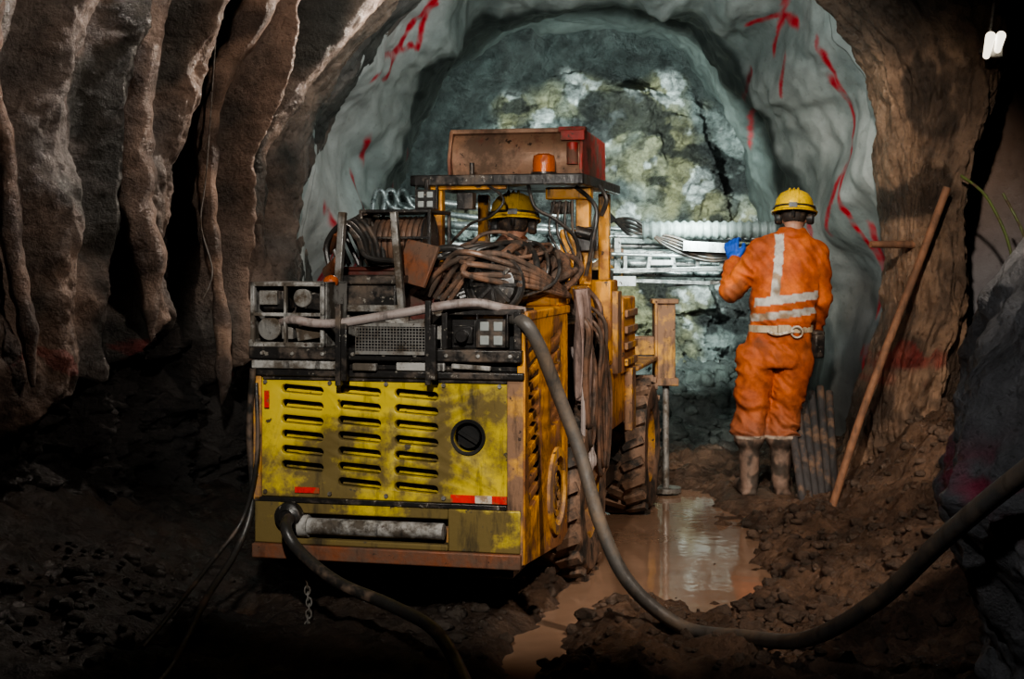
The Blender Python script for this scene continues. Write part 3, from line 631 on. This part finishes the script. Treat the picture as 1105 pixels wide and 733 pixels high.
def wheel(nm,x,y,r,wd):
    side=1 if x>0 else -1
    m=MB(); h=wd/2
    m.lathe([(r*.55,-h*.9),(r*.62,-h),(r*.9,-h),(r*.97,-h*.8),(r,-h*.5),(r,h*.5),(r*.97,h*.8),(r*.9,h),(r*.62,h),(r*.55,h*.9)],(x,y,r-.02),'X',48)
    for k in range(22):
        a=360*k/22
        for s in(-1,1):
            aa=R(a+(8 if s>0 else 0)); c_=Vector((x+s*h*.5,y+(r+.008)*math.cos(aa),r-.02+(r+.008)*math.sin(aa)))
            M=Matrix.Rotation(aa,3,'X')@Matrix.Rotation(R(25*s),3,'Y')
            vs=[c_+M@Vector((px*h*.5,py*.018,pz*.022)) for px in(-1,1) for py in(-1,1) for pz in(-1,1)]
            m.add(vs,[(0,1,3,2),(4,6,7,5),(0,4,5,1),(2,3,7,6),(0,2,6,4),(1,5,7,3)])
    m.mat(1); f=side
    m.lathe([(r*.56,h*.9*f),(r*.52,h*.8*f),(r*.48,h*.3*f),(r*.25,h*.25*f),(r*.22,h*.7*f),(r*.1,h*.75*f),(.001,h*.75*f)],(x,y,r-.02),'X',36)
    for k in range(8):
        a=2*math.pi*k/8; m.cyl((x+h*.25*f,y+r*.36*math.cos(a),r-.02+r*.36*math.sin(a)),(x+h*.45*f,y+r*.36*math.cos(a),r-.02+r*.36*math.sin(a)),.014,n=6)
    m.obj(nm,[M_tyre,M_ymud],P)
wheel('wheel_rear_right',.50,1.32,.41,.24); wheel('wheel_rear_left',-.47,1.32,.41,.24)
wheel('wheel_front_right',.54,3.15,.40,.26); wheel('wheel_front_left',-.50,3.15,.40,.26)
m=MB(); m.cyl((-.45,1.32,.38),(.45,1.32,.38),.06); m.cyl((-.45,3.15,.38),(.45,3.15,.38),.06); m.obj('axles',M_dark,P)
m=MB(); m.box((.99,9.25,.98),(.13,.13,.50)); m.box((.93,9.25,.98),(.02,.17,.54)); m.box((.99,9.25,1.24),(.17,.17,.03)); m.box((1.0,9.24,.72),(.15,.15,.05)); m.obj('stabiliser_jack',M_ymud,P,True,bevel=.006)
m=MB(); m.cyl((1.0,9.25,.72),(1.0,9.25,.02),.022); m.cyl((1.0,9.25,.03),(1.0,9.25,.0),.10); m.obj('jack_rod',M_steel,P,True)
m=MB(); m.box((.72,9.28,.95),(.5,.12,.12)); m.obj('jack_arm',M_ymud,P,True,bevel=.006)
m=MB(); m.cyl((.35,9.3,1.0),(.65,10.2,1.45),.09); m.cyl((.2,9.2,.8),(.55,9.9,1.2),.05); m.box((.65,10.3,1.48),(.3,.25,.22)); m.obj('boom_arm',M_ymud,P,True,bevel=.008)
m=MB()
for (xa,za,xb,zb,y,r) in [(-.9,1.97,.35,1.82,10.3,.028),(-.95,1.90,.3,1.75,10.35,.022),(-.8,1.78,.6,1.70,10.2,.03),(-.5,1.62,2.05,1.60,10.3,.022),(.1,1.50,2.1,1.46,10.15,.03),(.2,1.42,2.0,1.40,10.3,.025),(.75,1.80,1.2,1.74,10.4,.018),(.7,1.74,1.9,1.64,10.35,.016),(.7,1.55,1.7,1.52,10.05,.014),(.6,1.68,1.8,1.66,10.1,.012)]:
    m.cyl((xa,y,za),(xb,y,zb),r,n=14)
m.box((1.25,10.25,1.555),(1.6,.14,.03),(0,1.5,0)); m.box((1.15,10.05,1.44),(1.8,.10,.035),(0,-1.2,0)); m.box((.95,10.1,1.36),(.9,.1,.03),(0,2,0)); m.box((1.5,10.3,1.35),(.8,.1,.03),(0,-3,0))
m.box((-.1,10.2,1.60),(1.2,.1,.05),(0,2,0)); m.box((-.2,10.2,1.50),(1.0,.1,.05))
m.box((1.98,10.2,1.5),(.06,.2,.26)); m.box((.75,10.2,1.55),(.05,.2,.3))
for k in range(7): m.box((.8+.17*k,10.12,1.50+.02*math.sin(k*3)),(.03,.16,.12),(0,10*math.sin(k*2),0))
m.obj('drill_feed_rails',M_alu,P,True,bevel=.004)
m=MB(); m.box((1.35,9.98,1.60),(.30,.03,.07),(0,3,0)); m.box((1.05,9.98,1.49),(.16,.03,.035)); m.box((.78,10.0,1.36),(.18,.03,.07)); m.obj('feed_cover_plate',M_white,P,True,bevel=.003)
m=MB(); prof=[]
for k in range(81): prof.append((.062+.008*math.sin(k*1.3),.95*k/80))
m.lathe(prof,(.92,10.1,1.72),'X',24); m.obj('corrugated_duct',M_corr,P,True)
m=MB()
for k in range(5): m.tube([(.5,9.4,1.3),(.6,9.9,1.70+.04*k),(.85,10.1,1.80-.03*k),(1.1,10.05,1.60+.02*k),(1.4,10.0,1.50+.02*k),(1.7,10.05,1.56)],.012,8)
m.obj('boom_hoses',M_hosek,P,True)
m=MB()
for k in range(3):
    x=-.98+.08*k; m.tube([(x-.05,10.2,1.6),(x-.03,10.2,1.8),(x,10.2,1.98),(x+.05,10.2,2.0),(x+.1,10.2,1.9),(x+.2,10.2,1.86)],.02,10)
m.cyl((-.2,10.2,1.5),(.5,10.0,1.2),.05); m.obj('feed_brackets',M_alu,P,True)
# hoses from machine (world coords)
big=MB(); big.tube([(-.1,5.9,1.25),(.02,5.62,1.27),(.09,5.58,1.20),(.18,5.66,.98),(.27,5.66,.74),(.35,5.6,.46),(.46,5.55,.24),(.66,5.5,.085),(.86,5.3,.10),(1.01,4.92,.19),(1.13,4.42,.44),(1.20,3.95,.73),(1.29,3.6,.96),(1.42,3.0,1.3),(1.6,2.2,1.5),(1.9,1.2,1.6)],.028,16,12); big.obj('supply_hose',M_hosebig)
h2=MB(); h2.tube([(-.90,5.82,.46),(-.90,5.66,.44),(-.84,5.6,.36),(-.66,5.4,.28),(-.44,5.2,.24),(-.27,5.0,.20),(-.16,4.7,.12),(-.1,4.35,.06),(-.05,3.9,.05),(.05,3.3,.06)],.024,14,12); h2.obj('air_hose',M_hosek)
h3=MB(); h3.tube([(-1.06,5.82,1.06),(-1.08,5.85,.8),(-1.07,5.85,.5),(-1.12,5.75,.32),(-1.18,5.5,.2),(-1.2,5.2,.1),(-1.2,4.8,.07),(-1.25,4.2,.1)],.014,10,10); h3.tube([(-1.05,5.84,1.0),(-1.04,5.8,.7),(-1.10,5.82,.45),(-1.2,5.7,.3),(-1.28,5.4,.18),(-1.3,5.0,.14)],.009,10,10); h3.obj('drain_hose',M_hosek,P,True)
ch=MB()
for k in range(16):
    cz=.30-k*.0235; x=-.815+.004*math.sin(k); 
    pts=[]
    for q in range(13):
        a=2*math.pi*q/12; u,v=.011*math.cos(a),.018*math.sin(a)
        pts.append((x+(u if k%2 else 0),5.69+(0 if k%2 else u),max(cz,.03)+v))
    ch.sweep(pts,.0035,6)
ch.obj('tow_chain',M_steel,P,True)

# ------------------------------------------------------------ props right
m=MB(); m.sweep(catmull([(1.88,8.35,.06),(2.03,8.33,.55),(2.2,8.32,1.02),(2.38,8.3,1.5),(2.54,8.3,1.93)],6),.024,10); m.obj('timber_prop',M_wood)
m=MB(); m.sweep([(2.13,8.45,1.60),(2.5,8.55,1.60)],[.02,.026],10); m.obj('timber_stub',M_wood)
pp=MB(); rr=random.Random(2)
for k in range(6):
    bx_=1.74+.045*k; pp.cyl((bx_,8.50+.03*k,.05),(bx_+.03+.02*k,9.25+.03*k,.76-.03*k+rr.uniform(-.04,.04)),.026,n=14)
pp.obj('pipe_bundle',M_pipe)
fl=empty('flood_lamp',(2.78,8.2,2.745))
m=MB(); m.box((0.02,.08,0),(.10,.05,.12)); m.box((0,.2,0),(.03,.2,.03)); m.tube([(0,.1,.06),(.05,.14,.3),(.1,.15,.8)],.01,8); m.obj('lamp_housing',M_grey,fl,bevel=.01)
m=MB(); m.caps((-.035,.03,-.055),(-.01,.03,.055),.020,.030); m.caps((.03,.03,-.02),(.05,.03,.06),.020,.028); m.obj('lamp_tubes',M_lampon,fl)
m=MB(); m.tube([(2.62,8.3,2.0),(2.75,8.2,1.85),(2.85,8.1,1.5),(2.8,8.1,1.1),(2.95,8.2,.8)],.009,8); m.tube([(2.9,8.4,1.9),(3.0,8.3,1.6),(2.95,8.3,1.3)],.009,8); m.obj('hanging_cable',grimy('green_cable',(.12,.16,.04),sc=9))
m=MB(); m.tube([(-1.58,7.65,2.9),(-1.62,7.55,2.0),(-1.64,7.5,1.7),(-1.58,7.5,1.45),(-1.62,7.45,1.3)],.004,6); m.tube([(-1.5,8.05,3.0),(-1.55,7.95,2.2),(-1.52,7.95,1.2)],.005,6); m.obj('wall_wire',M_steel)

# ------------------------------------------------------------ people
def hand(m,wrist,fdir,back,s=1.0,curl=35,side=1):
    f=Vector(fdir).normalized(); bk=Vector(back); bk=(bk-f*bk.dot(f)).normalized(); x=f.cross(bk)*side
    M=Matrix.Identity(4)
    for i in range(3): M[i][0]=x[i]; M[i][1]=f[i]; M[i][2]=bk[i]; M[i][3]=Vector(wrist)[i]
    s0=len(m.v)
    m.caps((0,-.03,0),(0,.02,0),.027,.03,12)
    for xx in(-.028,-.009,.009,.028): m.caps((xx*.6,.01,0),(xx,.085,0),.017,.014,10)
    for xx,ln in((-.033,.062),(-.011,.078),(.011,.085),(.033,.076)):
        p=Vector((xx,.088,0)); a=0
        for q,fl_ in enumerate((.45,.32,.23)):
            a+=R(curl); nx_=p+Vector((xx*.12,math.cos(a),-math.sin(a)))*ln*fl_*1.05; m.caps(p,nx_,.0115-.001*q,.0105-.001*q,10); p=nx_
    m.caps((.03,.02,0),(.055,.055,-.015),.017,.014,10); m.caps((.055,.055,-.015),(.055,.088,-.035),.013,.011,10)
    for i in range(s0,len(m.v)): m.v[i]=M@(m.v[i]*s)
def head(parent,c,yaw,pitch,dark=False,scale=1.0):
    M=Matrix.Translation(Vector(c))@Matrix.Rotation(yaw,4,'Z')@Matrix.Rotation(pitch,4,'X')@Matrix.Scale(scale,4)
    m=MB(); m.sph((0,0,.01),(.076,.095,.115)); m.sph((0,.03,-.055),(.058,.062,.065)); m.caps((0,-.02,-.07),(0,-.035,-.17),.058,.062)
    m.caps((0,.092,.0),(0,.112,-.022),.010,.015); m.sph((0,.088,-.058),(.026,.012,.006)); m.sph((0,.086,-.070),(.022,.012,.007)); m.sph((0,.082,-.098),(.022,.018,.016))
    m.sph((0,.083,.028),(.05,.012,.010))
    for sx in(-1,1): m.sph((sx*.079,-.005,-.01),(.010,.02,.032)); m.sph((sx*.045,.06,-.03),(.02,.02,.02))
    m.xf(M); h=m.obj('head',M_skin,parent); remesh(h,.006,3)
    m=MB()
    for sx in(-1,1): m.sph((sx*.031,.085,.010),.0115,12,8)
    m.xf(M); m.obj('eyes',M_eye,parent)
    m=MB()
    for sx in(-1,1): m.sph((sx*.031,.0955,.010),(.005,.003,.005),10,6)
    m.xf(M); m.obj('pupils',M_ear,parent)
    m=MB(); m.sph((0,-.026,.015),(.081,.078,.085),24,14); m.xf(M); m.obj('hair',M_hair,parent)
    m=MB(); prof=[(.100,.028),(.142,.022),(.146,.030),(.122,.044),(.120,.075),(.112,.11),(.088,.145),(.05,.165),(.015,.172),(.0005,.172)]
    m.lathe(prof,(0,0,0),'Z',40)
    for v in m.v:
        if v.z<.05 and v.y>0: v.y*=1.22; v.z-=.012*v.y/.14
        else: v.y*=1.08
    for k in(-1,0,1): m.tube([(k*.028,-.122,.06),(k*.028,-.105,.125),(k*.026,-.05,.168),(k*.024,.02,.176),(k*.026,.085,.145),(k*.028,.12,.08)],.007,8)
    m.xf(M); m.obj('helmet',M_helm,parent)
    m=MB(); m.tube([( .125*math.cos(a),.135*math.sin(a),.058) for a in [2*math.pi*k/20 for k in range(21)]],.006,8,2); m.box((0,-.138,.052),(.05,.02,.03)); m.box((0,.145,.085),(.05,.035,.045)); m.caps((0,-.12,.03),(0,-.10,-.01),.012,.012)
    m.xf(M); m.obj('helmet_lamp_strap',M_ear,parent)
    m=MB()
    for sx in(-1,1):
        m.lathe([(.001,-.022),(.030,-.022),(.038,-.01),(.040,.012),(.030,.024),(.001,.026)],(sx*.098,-.005,-.012),'X',22); m.tube([(sx*.122,-.005,.0),(sx*.132,-.005,.04),(sx*.125,0,.07)],.005,6)
    m.xf(M); m.obj('ear_defenders',M_ear,parent)
OR=(.86,.20,.035); OR2=(.60,.12,.025); WH=(.78,.74,.67)
W=empty('mine_worker',(1.62,8.9,.045))
b=MB()
b.loft([((.035,0,.80),.185,.135),((.035,0,.88),.20,.15),((.045,0,.96),.20,.15),((.06,.0,1.03),.185,.135),((.07,.0,1.06),.205,.15),((.075,.0,1.1),.20,.15),((.08,.0,1.2),.20,.145),((.095,.01,1.32),.21,.145),((.11,.02,1.44),.215,.135),((.12,.02,1.53),.20,.12),((.13,.025,1.60),.13,.09),((.135,.03,1.66),.075,.07)])
b.chain([((-.085,0,.86),.120),((-.115,.03,.52),.100),((-.137,-.01,.36),.098)]); b.chain([((.135,0,.86),.120),((.098,.035,.52),.100),((.062,-.005,.36),.098)])
b.chain([((-.137,-.01,.37),.070),((-.137,-.015,.10),.060)]); b.chain([((.062,-.005,.37),.070),((.058,-.01,.10),.060)])
for x,tx in((-.138,-.03),(.058,.03)):
    b.chain([((x,-.035,.055),.052),((x+tx*.5,.06,.05),.050),((x+tx,.145,.04),.045)])
    b.box((x+tx*.3,.05,.012),(.10,.27,.024))
b.chain([((-.04,.02,1.52),.088),((-.115,.06,1.42),.082),((-.225,.13,1.27),.070),((-.20,.24,1.38),.060),((-.18,.30,1.44),.052)])
b.chain([((.275,.02,1.50),.086),((.30,.03,1.36),.078),((.315,.05,1.21),.070),((.31,.13,1.08),.056),((.305,.17,1.02),.048)])
b.caps((.12,.02,1.56),(.28,.02,1.50),.085,.085); b.caps((.10,.02,1.56),(-.04,.02,1.52),.085,.088)
b.sph((.135,.0,1.62),(.085,.08,.035))
o=b.obj('body_clothed',M_fab,W); me=remesh(o,.0095,4)
cols=[]; nv=[]
for v in me.vertices:
    p=v.co.copy(); n=v.normal.copy(); x,y,z=p
    arm=(x<-.105 and z>1.15) or (x>.275 and z<1.45 and z>.95) 
    leg=z<.95
    wr=0
    if z>.36:
        w1=noise.noise(Vector((x*5+z*4,y*5,z*7))); rid=1-abs(noise.noise(Vector((x*8+3,y*8,z*16+x*14))))*2.2
        if leg: wr=.020*w1+.014*rid+.012*math.sin(z*52+9*noise.noise(p*6)+x*20)*ss((.66-z)/.25)
        else: wr=.010*w1+.012*rid*(1 if (arm or z<1.3) else .6)
    else: wr=.004*noise.noise(p*25)
    if 1.02<z<1.07 and not arm: wr-=.006
    nv.append(p+n*wr)
    g=ss(.5+fr(x*6,y*6,z*6,4))
    c=mixc(OR,OR2,g); c=mixc(c,(.25,.10,.05),ss((fr(x*5,y*5,z*3+9,4)-.08)*3)*.65)
    if leg: c=mixc(c,(.52,.125,.03),.6); c=mixc(c,(.18,.09,.055),ss((.66-z)/.3)*.6)
    if z<.352: c=mixc((.24,.16,.12),(.07,.052,.04),ss(.5+fr(x*12,y*12,z*9,3)*2))
    if .352<z<.372: c=(.5,.4,.32)
    body=not arm
    if body and z>1.0:
        zz=z-.13*(x-.07)
        if 1.195<zz<1.245: c=WH
        if 1.105<zz<1.15: c=WH
        if abs(x-(.0+.04*(z-1.2)/.35))<.026 and z>1.2 and z<1.62: c=WH
        if abs(x-.235)<.020 and z>1.2 and y>0.0: c=WH
        if c==WH: c=mixc(WH,(.4,.28,.18),ss((fr(x*7,y*7,z*7+2,3))*3))
    cols.append(c)
for v,q in zip(me.vertices,nv): v.co=q
setcols(me,cols)
m=MB(); N=44; vs=[];fs=[]
for k in range(N):
    a=2*math.pi*k/N
    for dz,r_ in((-.022,.006),(-.022,.014),(.022,.014),(.022,.006)): vs.append((.062+(.187+r_)*math.cos(a),(.138+r_)*math.sin(a),1.035+dz))
for k in range(N):
    for q in range(4): fs.append((k*4+q,k*4+(q+1)%4,((k+1)%N)*4+(q+1)%4,((k+1)%N)*4+q))
m.add(vs,fs); m.box((.05,-.158,1.035),(.07,.02,.055)); m.obj('tool_belt',M_belt,W)
m=MB(); m.sweep([(.13+.034*math.cos(a),-.168,1.02+.034*math.sin(a)) for a in [2*math.pi*k/20 for k in range(21)]],.006,8); m.tube([(-.05,-.16,1.025),(.0,-.17,1.005),(.06,-.175,1.015),(.11,-.17,1.025)],.010,8); m.obj('belt_ring',M_whrefl,W)
m=MB(); m.box((.275,-.03,.93),(.07,.10,.15),(5,0,20)); m.box((.275,-.03,1.01),(.075,.105,.03),(5,0,20)); m.obj('belt_pouch',M_dark,W,bevel=.012)
head(W,(.155,.045,1.735),R(-14),R(-8))
m=MB(); hand(m,(-.178,.325,1.46),(-.10,.5,.9),(-.5,-.7,.3),1.25,28); o=m.obj('hand_left',M_blue,W); remesh(o,.005,2)
m=MB(); hand(m,(.30,.18,1.0),(-.05,.25,-1),(.9,-.5,0),1.1,32,-1); o=m.obj('hand_right',M_glove,W); remesh(o,.005,2)
O=empty('rig_operator',(-.506+.974*.11+.225*1.75,5.727-.225*.11+.974*1.75,-.035),R(-13))
b=MB()
b.loft([((0,0,1.23),.17,.14),((0,0,1.32),.165,.13),((0,.01,1.42),.17,.125),((0,.02,1.52),.19,.12),((0,.03,1.58),.18,.10),((0,.04,1.62),.11,.08),((0,.045,1.67),.065,.06)])
for s in(-1,1):
    b.chain([((s*.09,0,1.29),.095),((s*.12,.42,1.30),.075),((s*.12,.46,.95),.055)]); b.chain([((s*.12,.44,.93),.05),((s*.12,.56,.90),.042)])
    b.chain([((s*.19,.03,1.55),.068),((s*.26,.08,1.34),.055),((s*.20,.33,1.36),.042)])
o=b.obj('body_clothed',M_fab,O); me=remesh(o,.013,4); cols=[]
for v in me.vertices:
    p=v.co; v.co=p+v.normal*(.008*noise.noise(p*12))
    c=mixc((.42,.11,.03),(.12,.05,.03),ss(.5+fr(p.x*6,p.y*6,p.z*6,3)))
    if abs(p.z-1.40)<.022: c=(.5,.46,.4)
    if p.z<1.0: c=(.08,.05,.04)
    cols.append(c)
setcols(me,cols)
head(O,(0,.06,1.725),R(10),R(-6),scale=1.0)
for s,nm in((-1,'hand_left'),(1,'hand_right')):
    m=MB(); hand(m,(s*.20,.36,1.37),(0,1,.1),(0,0,1),1.0,38,-s); o=m.obj(nm,M_glove,O); remesh(o,.006,2)

# ------------------------------------------------------------ lights
def spot(name,loc,tgt,size,watt,col,blend=.5,rad=.12):
    l=bpy.data.lights.new(name,'SPOT'); l.energy=watt; l.color=col; l.spot_size=R(size); l.spot_blend=blend; l.shadow_soft_size=rad
    o=bpy.data.objects.new(name,l); scene.collection.objects.link(o); o.location=loc
    o.rotation_euler=(Vector(tgt)-Vector(loc)).to_track_quat('-Z','Y').to_euler(); return o
WARM=(1,.87,.76); COOL=(.86,1,.95)
spot('work_light_machine',(-.5,1.6,3.0),(-.35,6.2,1.0),34,780,(1,.95,.87),.6,.08)
spot('cab_fill_spot',(-.2,1.5,2.0),(.05,7.4,1.72),15,420,(1,.95,.87),.7,.06)  # added low spot without a fixture, brightens the operator under the canopy
spot('work_light_wall_graze',(-.1,8.6,3.1),(-1.9,7.0,2.1),75,200,WARM,.8,.05)
spot('wall_fill_spot',(1.3,4.8,3.7),(-1.9,7.2,2.5),56,330,WARM,.8,.06)  # added front fill for the left wall, no lamp stands here
spot('wall_relief_spot',(-.9,6.9,3.7),(-2.7,5.9,2.0),80,110,(1,.93,.87),.9,.05)  # unseen spot added to bring out relief on the near left wall
spot('work_light_worker',(.5,2.6,3.5),(1.95,8.9,1.35),30,1150,(1,.91,.80),.6,.08)
spot('work_light_ground',(2.1,2.8,3.9),(1.0,7.1,.2),46,850,(1,.88,.76),.9,.08)
spot('outcrop_fill_spot',(-.4,1.2,2.9),(1.55,4.3,.85),38,190,(.95,.97,1),.9,.08)  # unseen spot added to brighten the dark outcrop
spot('work_light_arch',(.5,6.6,2.9),(.5,10.4,2.7),105,350,(.92,1,.97),.9,.12)
spot('rig_headlamp',(.75,10.7,2.3),(.95,13.5,2.1),92,1150,COOL,.6,.06)
spot('rig_headlamp_low',(1.3,9.7,1.9),(1.0,12.2,.6),80,90,COOL,.7)
spot('boom_work_light',(.7,8.8,2.6),(.6,10.3,1.6),90,80,COOL,.8,.06)
wd=bpy.data.worlds.new('World'); scene.world=wd; wd.use_nodes=True; wd.node_tree.nodes['Background'].inputs[0].default_value=(.35,.45,.5,1); wd.node_tree.nodes['Background'].inputs[1].default_value=.02
# ------------------------------------------------------------ camera
cd=bpy.data.cameras.new('camera'); cd.sensor_width=36; cd.lens=50; cd.shift_y=-84.5/1105; cd.clip_start=.05
cam=bpy.data.objects.new('camera',cd); scene.collection.objects.link(cam); cam.location=(0,0,1.5); cam.rotation_euler=(R(90),0,0); scene.camera=cam
scene.view_settings.view_transform='AgX'
scene.view_settings.look='AgX - Medium High Contrast'
